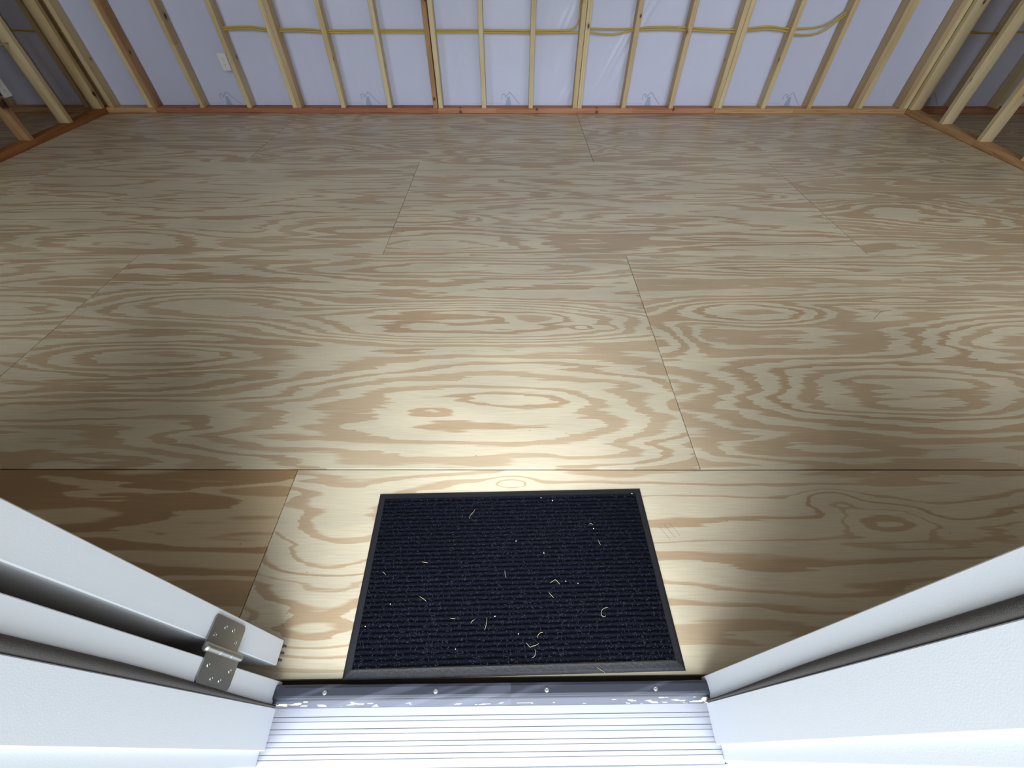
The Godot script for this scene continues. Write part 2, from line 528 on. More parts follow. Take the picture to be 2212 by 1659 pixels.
func build_floor() -> void:
	var fl := base("floor")
	tag(fl, "bare plywood floor of staggered sheets with swirling grain", "", "", "structure")
	part("joist_deck", cbox(Vector3(2 * END_X, 0.1, 4.34), 0.0), M.subfloor, fl, Vector3(0, -0.071, -2.14))
	var J := -0.6467
	var r1 := -0.642
	var r2 := r1 - SHEET_W
	var r3 := r2 - SHEET_W
	var r4 := r3 - SHEET_W
	var sheets := [
		# first row, against the door wall
		{"x0": J - SHEET_L, "x1": J, "z0": r1, "z1": -0.124, "seed": 101, "w": 1400, "h": 300, "ramp": 1.2, "amp": 0.5, "duty": 0.5, "jag": 0.22, "pale": Color8(198, 176, 142), "tan": Color8(166, 134, 98), "marks": 12,
			"bumps": [[-1.45, -0.57, 0.42, 0.055, 1.1, 1.6], [-0.72, -0.575, 0.16, 0.022, 0.9, 1.3], [-0.80, -0.455, 0.42, 0.045, 1.0, 1.6], [-0.72, -0.30, 0.55, 0.045, 1.1, 1.8], [-1.2, -0.36, 0.3, 0.04, 0.8]]},
		{"x0": J, "x1": J + SHEET_L, "z0": r1, "z1": -0.124, "seed": 202, "w": 2000, "h": 430, "ramp": 17.0, "amp": 0.5, "duty": 0.26, "jag": 0.2, "marks": 20,
			"bumps": [[1.04, -0.49, 0.13, 0.05, 2.0, 1.4], [0.92, -0.545, 0.08, 0.035, 1.6, 1.4], [0.0, -0.602, 0.06, 0.02, 1.3, 1.5], [-0.45, -0.42, 0.22, 0.16, -3.0, 1.1], [0.55, -0.61, 0.5, 0.02, -0.8], [-0.48, -0.2, 0.2, 0.07, -2.0, 1.0], [1.7, -0.4, 0.4, 0.2, 2.0]],
			"scratches": [[0.405, -0.462, 0.02, 0.035, 0.22], [0.42, -0.468, 0.02, 0.035, 0.22], [0.435, -0.474, 0.02, 0.035, 0.2]]},
		# second row
		{"x0": J - SHEET_W - SHEET_L, "x1": J - SHEET_W, "z0": r2, "z1": r1, "seed": 303, "w": 800, "h": 400, "ramp": 4.0, "amp": 0.9, "duty": 0.42, "bumps": [[-2.2, -1.42, 0.5, 0.1, 2.4, 1.5], [-2.3, -1.05, 0.5, 0.08, 1.6, 1.5]]},
		{"x0": J - SHEET_W, "x1": J + SHEET_W, "z0": r2, "z1": r1, "seed": 404, "w": 1800, "h": 900, "ramp": 0.6, "amp": 0.45, "duty": 0.45, "jag": 0.34, "marks": 34,
			"bumps": [[-0.10, -0.865, 0.86, 0.215, 4.68, 1.5], [0.06, -0.915, 0.20, 0.055, 0.81, 2.0], [-0.28, -0.865, 0.10, 0.022, 0.78, 1.5], [-0.18, -1.335, 0.80, 0.130, 5.72, 1.9], [-1.35, -1.44, 0.50, 0.105, 4.16, 1.2], [-0.25, -1.745, 0.85, 0.085, 2.86, 1.5], [0.18, -1.70, 0.30, 0.025, 1.04, 1.3],
				[-1.38, -1.12, 0.42, 0.075, 2.86, 1.4], [-1.55, -0.86, 0.5, 0.06, 2.34, 1.2], [-0.95, -0.74, 0.32, 0.05, 1.17, 1.5], [0.32, -0.69, 0.20, 0.035, 1.04, 1.6], [0.10, -1.365, 0.12, 0.035, 1.04, 1.5], [0.30, -1.30, 0.05, 0.022, 0.91, 1.3], [0.40, -1.30, 0.05, 0.02, 0.78, 1.3]]},
		{"x0": J + SHEET_W, "x1": J + SHEET_W + SHEET_L, "z0": r2, "z1": r1, "seed": 505, "w": 1800, "h": 900, "ramp": -0.8, "amp": 0.5, "duty": 0.45, "jag": 0.34,
			"bumps": [[1.42, -0.955, 0.66, 0.165, 5.72, 1.2], [2.18, -1.225, 0.52, 0.135, 4.68, 1.4], [0.98, -1.40, 0.36, 0.085, 4.16, 1.5], [0.56, -1.25, 0.16, 0.14, 3.38, 1.2], [1.75, -1.50, 0.55, 0.04, 2.08, 1.5], [1.5, -1.74, 1.1, 0.05, 2.6, 1.6], [2.6, -0.78, 0.5, 0.09, 2.6], [0.9, -0.71, 0.35, 0.04, 1.56, 1.4]], "scratches": [[1.52, -1.36, 0.06, -0.05, 0.8], [1.58, -1.41, 0.05, -0.01, 0.7]]},
		# third row
		{"x0": J - SHEET_L, "x1": J, "z0": r3, "z1": r2, "seed": 606, "w": 1100, "h": 550, "ramp": 4.5, "amp": 0.8, "duty": 0.36, "bumps": [[-0.85, -2.16, 0.55, 0.12, 2.8, 1.6], [-1.9, -2.5, 0.6, 0.07, 2.0, 1.4], [-2.1, -2.02, 0.45, 0.10, 2.0, 1.4], [-1.2, -2.75, 0.8, 0.06, 1.5, 1.4]]},
		{"x0": J, "x1": J + SHEET_L, "z0": r3, "z1": r2, "seed": 707, "w": 1400, "h": 700, "ramp": 1.2, "amp": 0.9, "duty": 0.45, "jag": 0.42,
			"bumps": [[0.80, -2.25, 0.60, 0.085, 2.0, 1.7], [-0.45, -2.24, 0.35, 0.05, 2.6, 1.2], [-0.5, -1.96, 0.55, 0.09, 4.4, 1.0], [-0.35, -2.55, 0.55, 0.09, 3.6, 1.0], [1.45, -2.03, 0.6, 0.06, 1.6, 1.5], [0.4, -2.75, 0.9, 0.06, 1.8, 1.5], [1.3, -2.55, 0.5, 0.06, 1.8, 1.4], [1.4, -2.33, 0.22, 0.02, 1.0]]},
		{"x0": J + SHEET_L, "x1": J + 2 * SHEET_L, "z0": r3, "z1": r2, "seed": 808, "w": 800, "h": 400, "ramp": 2.5, "amp": 1.6, "duty": 0.6, "bumps": [[2.25, -2.42, 0.35, 0.09, 2.2, 1.4], [2.75, -2.2, 0.5, 0.09, 2.2, 1.3]]},
		# fourth row
		{"x0": J - SHEET_W - SHEET_L, "x1": J - SHEET_W, "z0": r4, "z1": r3, "seed": 909, "w": 700, "h": 350, "ramp": 3.0, "amp": 1.6, "duty": 0.5},
		{"x0": J - SHEET_W, "x1": J + SHEET_W, "z0": r4, "z1": r3, "seed": 1010, "w": 900, "h": 450, "ramp": 2.5, "amp": 1.9, "duty": 0.5, "jag": 0.6},
		{"x0": J + SHEET_W, "x1": J + SHEET_W + SHEET_L, "z0": r4, "z1": r3, "seed": 1111, "w": 900, "h": 450, "ramp": 2.0, "amp": 1.5, "duty": 0.5, "bumps": [[0.72, -3.35, 0.09, 0.1, 1.5], [1.3, -3.5, 0.6, 0.1, 2.0, 1.5]]},
	]
	for s in sheets:
		var gap := 0.0026
		var lx: float = s.x1 - s.x0 - gap
		var lz: float = s.z1 - s.z0 - (0.0065 if s.z1 > -0.2 else gap)
		part("plywood_sheet", sheet_mesh(lx, lz, 0.018, DOOR_TURN if s.z1 > -0.2 else 0.0, (s.x0 + s.x1) * 0.5), plywood(s), fl, Vector3((s.x0 + s.x1) * 0.5, 0, (s.z0 + s.z1) * 0.5))
	# sheets that run on under and beyond the partitions, dealt from the same stack
	var spare := plywood({"x0": 0.0, "x1": SHEET_L, "z0": 0.0, "z1": SHEET_W, "seed": 1212, "w": 700, "h": 350, "ramp": 7.0, "amp": 2.4})
	for q in [[J - 2 * SHEET_L, J - SHEET_L, r1, -0.14], [J + SHEET_L, J + 2 * SHEET_L, r1, -0.14], [J + SHEET_W + SHEET_L, END_X, r2, r1], [-END_X, J - SHEET_W - SHEET_L, r2, r1],
			[-END_X, J - SHEET_L, r3, r2], [J + 2 * SHEET_L, END_X, r3, r2], [J + SHEET_W + SHEET_L, END_X, r4, r3], [-END_X, J - SHEET_W - SHEET_L, r4, r3]]:
		part("plywood_sheet", sheet_mesh(q[1] - q[0] - 0.002, q[3] - q[2] - 0.002), spare, fl, Vector3((q[0] + q[1]) * 0.5, 0, (q[2] + q[3]) * 0.5))

# ---------------------------------------------------------------- walls

func stud_mesh(sx: float, sz: float, uoff: float) -> ArrayMesh:
	return cbox(Vector3(sx, WALL_TOP - 2 * PLATE_H, sz), 0.0025, 1, uoff)

func wrap_mesh() -> ArrayMesh:
	var nx := 640
	var ny := 120
	var wob := noise(61, 1.0, 3)
	var fine := noise(62, 1.0, 2)
	var creases := [[0.86, 0.42, 0.35, 0.9], [0.94, 0.5, 0.4, 1.1], [1.05, 0.60, 0.4, 0.9], [0.40, 0.60, 0.12, 0.7], [0.46, 0.62, 0.10, 0.7], [0.44, 0.1, 0.08, 0.8], [0.50, 0.11, 0.06, 0.7], [0.78, 0.12, 0.06, 0.6], [0.92, 0.3, 0.25, 0.7]]
	var P := PackedVector3Array()
	P.resize((nx + 1) * (ny + 1))
	for j in ny + 1:
		var y := 0.002 + (WALL_TOP - 0.004) * pow(float(j) / ny, 1.5)
		for i in nx + 1:
			var x := lerpf(-END_X + 0.01, END_X - 0.01, float(i) / nx)
			var bay := absf(sin(PI * (x + 0.244) / 0.4064))
			var z := -0.010 * pow(bay, 0.6) + bay * (0.004 * wob.get_noise_2d(x * 5.0, y * 1.6) + 0.0014 * fine.get_noise_2d(x * 22.0 + y * 9.0, y * 12.0 - x * 6.0))
			for c in creases:      # short folds that climb to the right
				var dx: float = x - c[0]
				var dy: float = y - c[1]
				var along := dx * 0.45 + dy * 0.89
				var across := dx * 0.89 - dy * 0.45
				if absf(along) < c[2] and absf(across) < 0.04:
					z += 0.007 * c[3] * exp(-pow(across / 0.011, 2.0)) * (1.0 - pow(along / c[2], 2.0))
			P[j * (nx + 1) + i] = Vector3(x, y, WRAP_Z + z)
	var st := surf()
	for j in ny:
		for i in nx:
			var p0 := P[j * (nx + 1) + i]
			if p0.x > WX0 - 0.02 and p0.x < WX1 and p0.y > WY0 - 0.01 and p0.y < WY1: continue     # cut out for the back window
			var q := [j * (nx + 1) + i, j * (nx + 1) + i + 1, (j + 1) * (nx + 1) + i + 1, (j + 1) * (nx + 1) + i]
			for t in [[0, 2, 1], [0, 3, 2]]:
				for k in t:
					var p := P[q[k]]
					st.set_uv(Vector2((p.x + 0.0192) / 1.243 + 0.5, 1.0 - p.y / 1.243))
					st.set_smooth_group(0)
					st.add_vertex(p)
	st.index()
	st.generate_normals()
	return st.commit()

func build_back_wall() -> void:
	var w := base("wall_back", Vector3(0, 0, BACK_FRONT))
	tag(w, "open stud back wall lined with pale lavender house wrap", "", "", "structure")
	var zc := -0.0445
	for q in [[-END_X - 0.05, WX0, -0.03, WALL_TOP + 0.03], [WX1, END_X + 0.05, -0.03, WALL_TOP + 0.03], [WX0, WX1, -0.03, WY0], [WX0, WX1, WY1, WALL_TOP + 0.03]]:
		part("sheathing", cbox(Vector3(q[1] - q[0], q[3] - q[2], 0.03), 0.0), M.sheathing, w, Vector3((q[0] + q[1]) * 0.5, (q[2] + q[3]) * 0.5, WRAP_Z - 0.040 - BACK_FRONT))
	part("house_wrap", wrap_mesh(), M.wrap, w, Vector3(0, 0, -BACK_FRONT))
	# bottom plate in lengths
	for b in [[-END_X, -3.66, "plate_tan"], [-3.56, -3.135, "plate_tan"], [-3.133, -0.655, "plate_red"], [-0.653, 1.785, "plate_pink"], [1.787, 3.47, "plate_tan"], [3.56, END_X, "plate_pink"]]:
		var l: float = b[1] - b[0]
		part("bottom_plate", cbox(Vector3(l, PLATE_H - 0.001, 0.089), 0.0025, 0, b[0] * 0.17), M[b[2]], w, Vector3((b[0] + b[1]) * 0.5, PLATE_H * 0.5 + 0.0005, zc))
	part("top_plate", cbox(Vector3(2 * END_X, PLATE_H, 0.089), 0.0025, 0), M.stud[1], w, Vector3(0, WALL_TOP - PLATE_H * 0.5, zc))
	var y := WALL_TOP * 0.5
	var single := [stud_mesh(0.038, 0.089, 0.0), stud_mesh(0.038, 0.089, 0.37), stud_mesh(0.038, 0.089, 0.71)]
	var list := [[-3.167, 3], [-3.128, 4], [-2.715, 1], [-2.298, 0], [-1.900, 3], [-1.861, 2], [-1.476, 0], [-1.070, 3], [-0.668, 4], [-0.622, 3], [-0.244, 3], [0.165, 0], [0.551, 1], [0.592, 3],
		[0.979, 2], [1.393, 5], [1.782, 1], [1.822, 3], [2.204, 0], [2.604, 5], [3.015, 2], [3.054, 0],
		[-3.505, 1], [3.415, 2], [3.452, 3], [-3.72, 0], [-4.02, 2], [-4.43, 1], [-4.84, 3], [-5.24, 2], [3.582, 3], [3.875, 1], [4.25, 0], [4.66, 2], [5.07, 3]]
	for k in list.size():
		if list[k][0] > WX0 and list[k][0] < WX1:       # cut short under the back window
			var ch := WY0 - 0.04 - PLATE_H
			part("stud", cbox(Vector3(0.038, ch, 0.089), 0.0025, 1, 0.2 * k), M.stud[list[k][1]], w, Vector3(list[k][0], PLATE_H + ch * 0.5, zc))
			continue
		part("stud", single[k % 3], M.stud[list[k][1]], w, Vector3(list[k][0], y, zc), Vector3(0, PI if k % 2 == 1 else 0.0, 0))
	for yy in [WY0 - 0.02, WY1 + 0.02]:
		part("window_header", cbox(Vector3(WX1 - WX0, 0.038, 0.089), 0.0025, 0), M.stud[1], w, Vector3((WX0 + WX1) * 0.5, yy, zc))

func build_partitions() -> void:
	for side in [-1, 1]:
		var xin: float = LEFT_IN if side < 0 else RIGHT_IN
		var xc: float = xin + side * 0.0445
		var w := base("wall_left" if side < 0 else "wall_right", Vector3(xc, 0, 0))
		tag(w, "open stud partition at the left end of the room" if side < 0 else "open stud partition at the right end of the room", "", "", "structure")
		var z0 := -4.299
		var z1 := -0.13
		var pm: Material = M.plate_orange if side < 0 else M.plate_tan
		part("bottom_plate", cbox(Vector3(0.089, PLATE_H - 0.001, z1 - z0), 0.0025, 2), pm, w, Vector3(0, PLATE_H * 0.5 + 0.0005, (z0 + z1) * 0.5))
		part("top_plate", cbox(Vector3(0.089, PLATE_H, z1 - z0), 0.0025, 2), M.stud[2], w, Vector3(0, WALL_TOP - PLATE_H * 0.5, (z0 + z1) * 0.5))
		var sm := [stud_mesh(0.089, 0.038, 0.1), stud_mesh(0.089, 0.038, 0.55)]
		var zs := [-4.28, -4.19, -3.80, -3.392, -2.995, -2.59, -2.18, -1.77, -1.36, -0.95, -0.54, -0.15]
		var mats := [2, 1, 0, 4, 0, 1, 3, 2, 0, 1, 3, 2] if side < 0 else [1, 3, 3, 0, 3, 1, 0, 2, 3, 1, 0, 2]
		for k in zs.size():
			part("stud", sm[k % 2], M.stud[mats[k]], w, Vector3(0, WALL_TOP * 0.5, zs[k]))

func build_shell() -> void:
	# gable ends, front wall with two added, unseen windows, ceiling, and the yard outside
	for side in [-1, 1]:
		var w := part("wall_end", cbox(Vector3(0.05, WALL_TOP + 0.06, 4.36), 0.0), M.sheathing, self, Vector3(side * (END_X + 0.026), WALL_TOP * 0.5, -2.13))
		tag(w, "plain sheathed gable wall beyond the left partition" if side < 0 else "plain sheathed gable wall beyond the right partition", "", "", "structure")
	var f := base("wall_front", Vector3.ZERO, DOOR_TURN)
	tag(f, "front wall around the doorway and two added unseen windows", "", "", "structure")
	var zf := -0.066
	var th := 0.11
	# solid panels: [x0, x1, y0, y1]
	var wy0 := 0.8
	var wy1 := 2.2
	for q in [[-END_X, -3.3, 0.0, WALL_TOP], [-3.3, -2.2, 0.0, wy0], [-3.3, -2.2, wy1, WALL_TOP], [-2.2, -0.522, 0.0, WALL_TOP], [-0.522, 0.443, 2.1, WALL_TOP],
			[0.443, 1.6, 0.0, WALL_TOP], [1.6, 3.3, 0.0, wy0], [1.6, 3.3, wy1, WALL_TOP], [3.3, END_X, 0.0, WALL_TOP]]:
		part("wall_panel", cbox(Vector3(q[1] - q[0], q[3] - q[2], th), 0.0, 0), M.sheathing, f, Vector3((q[0] + q[1]) * 0.5, (q[2] + q[3]) * 0.5, zf))
		part("siding", cbox(Vector3(q[1] - q[0], q[3] - q[2], 0.012), 0.0, 0), M.siding, f, Vector3((q[0] + q[1]) * 0.5, (q[2] + q[3]) * 0.5, zf + th * 0.5 + 0.006))
	var glass := paint(Color(1, 1, 1, 0.06), 0.02)
	glass.transparency = BaseMaterial3D.TRANSPARENCY_ALPHA
	var n := 0
	# [x0, x1, y0, y1, z, turn, label]; both front windows are added, out of view, to brighten the room
	for q in [[-3.3, -2.2, wy0, wy1, zf, DOOR_TURN, "unseen white framed window added in the front wall left of the door for more light"], [1.6, 3.3, wy0, wy1, zf, DOOR_TURN, "unseen white framed window added in the front wall right of the door for more light"],
			[WX0, WX1, WY0, WY1, WRAP_Z, 0.0, "wide white framed window high in the back wall"]]:
		n += 1
		var w := base("window_%d" % n, Vector3((q[0] + q[1]) * 0.5, q[2], q[4]), q[5])
		tag(w, q[6], "", "", "structure")
		var hw: float = (q[1] - q[0]) * 0.5
		var hh: float = q[3] - q[2]
		for s in [-1, 1]:
			part("window_frame", cbox(Vector3(0.04, hh, 0.07), 0.003), M.white, w, Vector3(s * (hw - 0.02), hh * 0.5, 0))
		for yy in [0.02, hh * 0.5, hh - 0.02]:
			part("window_frame", cbox(Vector3(2 * hw - 0.08, 0.04, 0.05), 0.003, 0), M.white, w, Vector3(0, yy, 0))
		for k in 2:
			part("pane", cbox(Vector3(2 * hw - 0.08, hh * 0.5 - 0.05, 0.004), 0.0), glass, w, Vector3(0, hh * (0.25 + 0.5 * k), 0))
	var c := part("ceiling", cbox(Vector3(2 * END_X + 0.15, 0.03, 4.5), 0.0), M.ceiling, self, Vector3(0, WALL_TOP + 0.046, -2.16))
	tag(c, "flat ceiling boarding above the stud walls", "", "", "structure")
	var g := part("ground", cbox(Vector3(80, 0.1, 80), 0.0), M.grass, self, Vector3(0, -0.42, -2.0))
	tag(g, "pale gravel yard around the building", "", "", "structure")

# ---------------------------------------------------------------- door

func build_door() -> void:
	var H := 2.07
	var t := base("trim_1", Vector3.ZERO, DOOR_TURN)
	tag(t, "white door frame with rebated jambs, weatherstrip and outer casing", "", "", "structure")
	for side in [-1, 1]:
		var xr: float = -0.4935 if side < 0 else 0.4152     # rebate face
		var xs: float = -0.4870 if side < 0 else 0.4080     # stop face
		var xo: float = xr + side * 0.026
		var e := 0.0012
		var prof := PackedVector2Array([Vector2(xo, -0.122), Vector2(xr + side * e, -0.122), Vector2(xr, -0.122 + e), Vector2(xr, -0.077), Vector2(xs + side * e, -0.077), Vector2(xs, -0.077 + e), Vector2(xs, -0.0105 - e), Vector2(xs + side * e, -0.0105), Vector2(xo, -0.0105)])
		part("jamb", extrude(prof, false, 0.004, H), M.white, t)
		var xb: float = xs + side * 0.0095
		var bm := PackedVector2Array([Vector2(xb, -0.0105), Vector2(xb, 0.012), Vector2(xb + side * 0.003, 0.016), Vector2(xb + side * 0.012, 0.018), Vector2(xb + side * 0.016, 0.022), Vector2(xb + side * 0.048, 0.025), Vector2(xb + side * 0.05, 0.023), Vector2(xb + side * 0.05, -0.0105)])
		part("casing", extrude(bm, false, -0.05, H + 0.05), M.white, t)
		# bulb weatherstrip in the corner of the rebate: it flattens towards the sill
		var pts := []
		for k in 24:
			var y := 0.022 + (H - 0.03) * pow(k / 23.0, 1.6)
			pts.append([y, lerpf(0.0028, 0.0078, smoothstep(0.0, 0.5, y))])
		var st := surf()
		for k in 23:
			for q in 8:
				var v := []
				var nn := []
				for a in [[k, q], [k + 1, q], [k + 1, q + 1], [k, q + 1]]:
					var ang: float = PI * a[1] / 8.0
					var r: float = pts[a[0]][1]
					var zc := -0.0765 - r
					v.append(Vector3(xr - side * (0.0005 + 0.0085 * sin(ang)), pts[a[0]][0], zc - r * cos(ang)))
					nn.append(Vector3(-side * sin(ang) * r, 0, -cos(ang) * 0.0085).normalized())
				tri(st, v[0], v[1], v[2], nn[0], nn[1], nn[2])
				tri(st, v[0], v[2], v[3], nn[0], nn[2], nn[3])
		part("weatherstrip", st.commit(), M.weather, t)
	part("head_jamb", cbox(Vector3(0.96, 0.03, 0.112), 0.002, 0), M.white, t, Vector3(-0.04, H + 0.015, -0.066))

	# the leaf, folded right back against the inside of the front wall
	var d := base("door_1", Vector3.ZERO, DOOR_TURN)
	tag(d, "white door swung fully open behind the left jamb", "", "", "structure")
	var x1 := -0.503
	var z0 := -0.1945
	var z1 := -0.1475
	part("leaf", cbox(Vector3(0.906, 2.02, z1 - z0), 0.0015), M.white, d, Vector3(x1 - 0.453, 1.046, (z0 + z1) * 0.5))
	for k in 3:
		part("bottom_sweep", cbox(Vector3(0.9, 0.012, 0.004), 0.001, 0), M.sweep, d, Vector3(x1 - 0.449 + 0.003, 0.031, z0 + 0.010 + k * 0.013))
	part("bottom_seal", cbox(Vector3(0.9, 0.006, z1 - z0 - 0.006), 0.001, 0), M.sweep, d, Vector3(x1 - 0.452, 0.0335, (z0 + z1) * 0.5))
	# raised panels on the leaf
	for q in [[0.25, 0.85], [1.1, 1.9]]:
		for s in [-0.21, 0.21]:
			part("leaf_panel", cbox(Vector3(0.30, q[1] - q[0], 0.004), 0.002), M.white, d, Vector3(x1 - 0.453 + s, (q[0] + q[1]) * 0.5, z0 - 0.001))
	part("door_knob", lathe(PackedVector2Array([Vector2(0.032, 0), Vector2(0.032, 0.006), Vector2(0.012, 0.008), Vector2(0.012, 0.03), Vector2(0.026, 0.04), Vector2(0.028, 0.052), Vector2(0.018, 0.062), Vector2(0.0, 0.064)]), 20), M.nickel, d, Vector3(x1 - 0.906 + 0.06, 0.95, z0), Vector3(-PI / 2, 0, 0))
	for yc in [0.2615, 1.05, 1.83]:
		var hg := base("hinge", Vector3(0, yc, 0), 0.0, d)
		part("jamb_leaf", leaf_plate(0.040, 0.102, 1), M.nickel, hg, Vector3(-0.4918, 0, -0.126))
		part("door_leaf", leaf_plate(0.041, 0.102, -1), M.nickel, hg, Vector3(-0.5010, 0, -0.1440))
		part("knuckle", lathe(PackedVector2Array([Vector2(0, -0.058), Vector2(0.0045, -0.057), Vector2(0.0062, -0.053), Vector2(0.0062, -0.018), Vector2(0.0056, -0.0175), Vector2(0.0062, -0.017), Vector2(0.0062, 0.017), Vector2(0.0056, 0.0175), Vector2(0.0062, 0.018), Vector2(0.0062, 0.053), Vector2(0.0068, 0.054), Vector2(0.0068, 0.057), Vector2(0.004, 0.060), Vector2(0, 0.0605)]), 18), M.nickel, hg, Vector3(-0.4925, 0, -0.1355))
		var screw := lathe(PackedVector2Array([Vector2(0.0042, 0.0), Vector2(0.0038, 0.0008), Vector2(0.0016, 0.0009), Vector2(0.0012, 0.0003), Vector2(0.0, 0.0003)]), 12)
		for q in [[0.034, 0.012], [-0.034, 0.012], [0.012, 0.028], [-0.014, 0.028]]:
			part("screw", screw, M.steel, hg, Vector3(-0.4906, q[0], -0.126 + q[1]), Vector3(0, 0, -PI / 2))
			part("screw", screw, M.steel, hg, Vector3(-0.4998, q[0], -0.144 - q[1]), Vector3(0, 0, -PI / 2))

# one hinge leaf: a thin plate in the y-z plane facing +x, outer corners rounded; dir = which way along z it reaches from the knuckle
func leaf_plate(wid: float, hgt: float, dir: int) -> ArrayMesh:
	var o := PackedVector2Array([Vector2(-0.008 * dir, -hgt * 0.5), Vector2(-0.008 * dir, hgt * 0.5)])
	var r := 0.009
	for k in 6:
		var a := PI / 2 * k / 5.0
		o.append(Vector2(dir * (wid - r + r * sin(a)), hgt * 0.5 - r + r * cos(a)))
	for k in 6:
		var a := PI / 2 * k / 5.0
		o.append(Vector2(dir * (wid - r + r * cos(a)), -hgt * 0.5 + r - r * sin(a)))
	return extrude(o, true, -0.0012, 0.0012)

func build_threshold() -> void:
	var t := base("door_threshold", Vector3.ZERO, DOOR_TURN)
	tag(t, "fluted aluminium door sill with a worn black saddle bar screwed along it", "threshold")
	var x0 := -0.5
	var x1 := 0.421
	# black saddle
	var bar := PackedVector2Array([Vector2(-0.1145, 0.001), Vector2(-0.1145, 0.026), Vector2(-0.1130, 0.0285), Vector2(-0.1085, 0.0300), Vector2(-0.0950, 0.0305), Vector2(-0.0915, 0.0298), Vector2(-0.0895, 0.0275), Vector2(-0.0885, 0.0245), Vector2(-0.0770, 0.0205), Vector2(-0.0755, 0.0185), Vector2(-0.0755, 0.002)])
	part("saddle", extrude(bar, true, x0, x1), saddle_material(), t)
	var screw := lathe(PackedVector2Array([Vector2(0.0050, 0.0), Vector2(0.0046, 0.0008), Vector2(0.0022, 0.0011), Vector2(0.0018, 0.0004), Vector2(0.0, 0.0004)]), 14)
	for x in [-0.388, -0.157, 0.075, 0.303]:
		part("screw", screw, M.steel, t, Vector3(x, 0.0303, -0.1005))
	# aluminium sill, four raised flutes
	var al := PackedVector2Array()
	var yy := func(z: float) -> float: return 0.0150 - (z + 0.0755) * 0.10
	al.append(Vector2(-0.0755, -0.05))
	al.append(Vector2(-0.0755, yy.call(-0.0755)))
	for z in [-0.0577, -0.0385, -0.0190, -0.0003]:
		var a: float = z - 0.0032
		var b: float = z + 0.0032
		al.append(Vector2(a - 0.0012, yy.call(a)))
		al.append(Vector2(a - 0.0009, yy.call(a) - 0.0016))
		al.append(Vector2(a - 0.0001, yy.call(a) - 0.0016))
		al.append(Vector2(a, yy.call(a) + 0.0006))
		al.append(Vector2(b, yy.call(b) + 0.0006))
		al.append(Vector2(b + 0.0001, yy.call(b) - 0.0016))
		al.append(Vector2(b + 0.0009, yy.call(b) - 0.0016))
		al.append(Vector2(b + 0.0012, yy.call(b)))
	al.append(Vector2(0.0145, yy.call(0.0145)))
	al.append(Vector2(0.0170, yy.call(0.0145) - 0.002))
	al.append(Vector2(0.0170, -0.05))
	var alm := paint(Color8(164, 165, 174), 0.42, 0.8)
	part("sill", extrude(al, true, x0 + 0.004, x1 - 0.004), alm, t)

	# white apron board under the sill's nose
	var ap := part("trim_2", cbox(Vector3(1.05, 0.11, 0.022), 0.002, 0), M.white, self, Vector3(-0.036, -0.050, 0.0285), Vector3(0, DOOR_TURN, 0))
	tag(ap, "white apron board below the nose of the door sill", "", "", "structure")

func saddle_material() -> StandardMaterial3D:
	# black vinyl, lightly scuffed; its lower lip is crusted with patches of pale dried caulk (u runs round the profile, v along the bar)
	var w := 128
	var h := 1024
	var img := Image.create(w, h, false, Image.FORMAT_RGB8)
	var n1 := noise(71, 0.02, 2)
	var n2 := noise(72, 0.06, 3)
	var n3 := noise(73, 0.01, 2)
	for j in h:
		var x := (j / float(h)) * 1.2
		if x > 0.6: x -= 1.2
		var crust := smoothstep(-0.12, -0.32, x) * 0.75 + smoothstep(0.10, 0.28, x) + 0.25
		for i in w:
			var run := 0.12 * i / w
			var c := Color8(42, 44, 54)
			c = c.lerp(Color8(104, 108, 122), clampf(n1.get_noise_2d(i * 1.5 + j * 0.5, j * 0.12) * 1.2 - 0.1, 0, 0.35))
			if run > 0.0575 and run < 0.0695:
				c = c.lerp(Color8(92, 96, 112), 0.5)  # lip coloured paler, for the light its slope catches
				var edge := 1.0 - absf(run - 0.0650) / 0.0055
				if n2.get_noise_2d(i * 2.2, j * 0.4) + 0.35 * n3.get_noise_1d(j) + edge * 0.35 > 0.80 - crust * 0.30: c = Color8(186, 182, 158)
			img.set_pixel(i, j, c)
	img.generate_mipmaps()
	var m := paint(Color.WHITE, 0.42)
	m.albedo_texture = ImageTexture.create_from_image(img)
	return m

# ---------------------------------------------------------------- mat

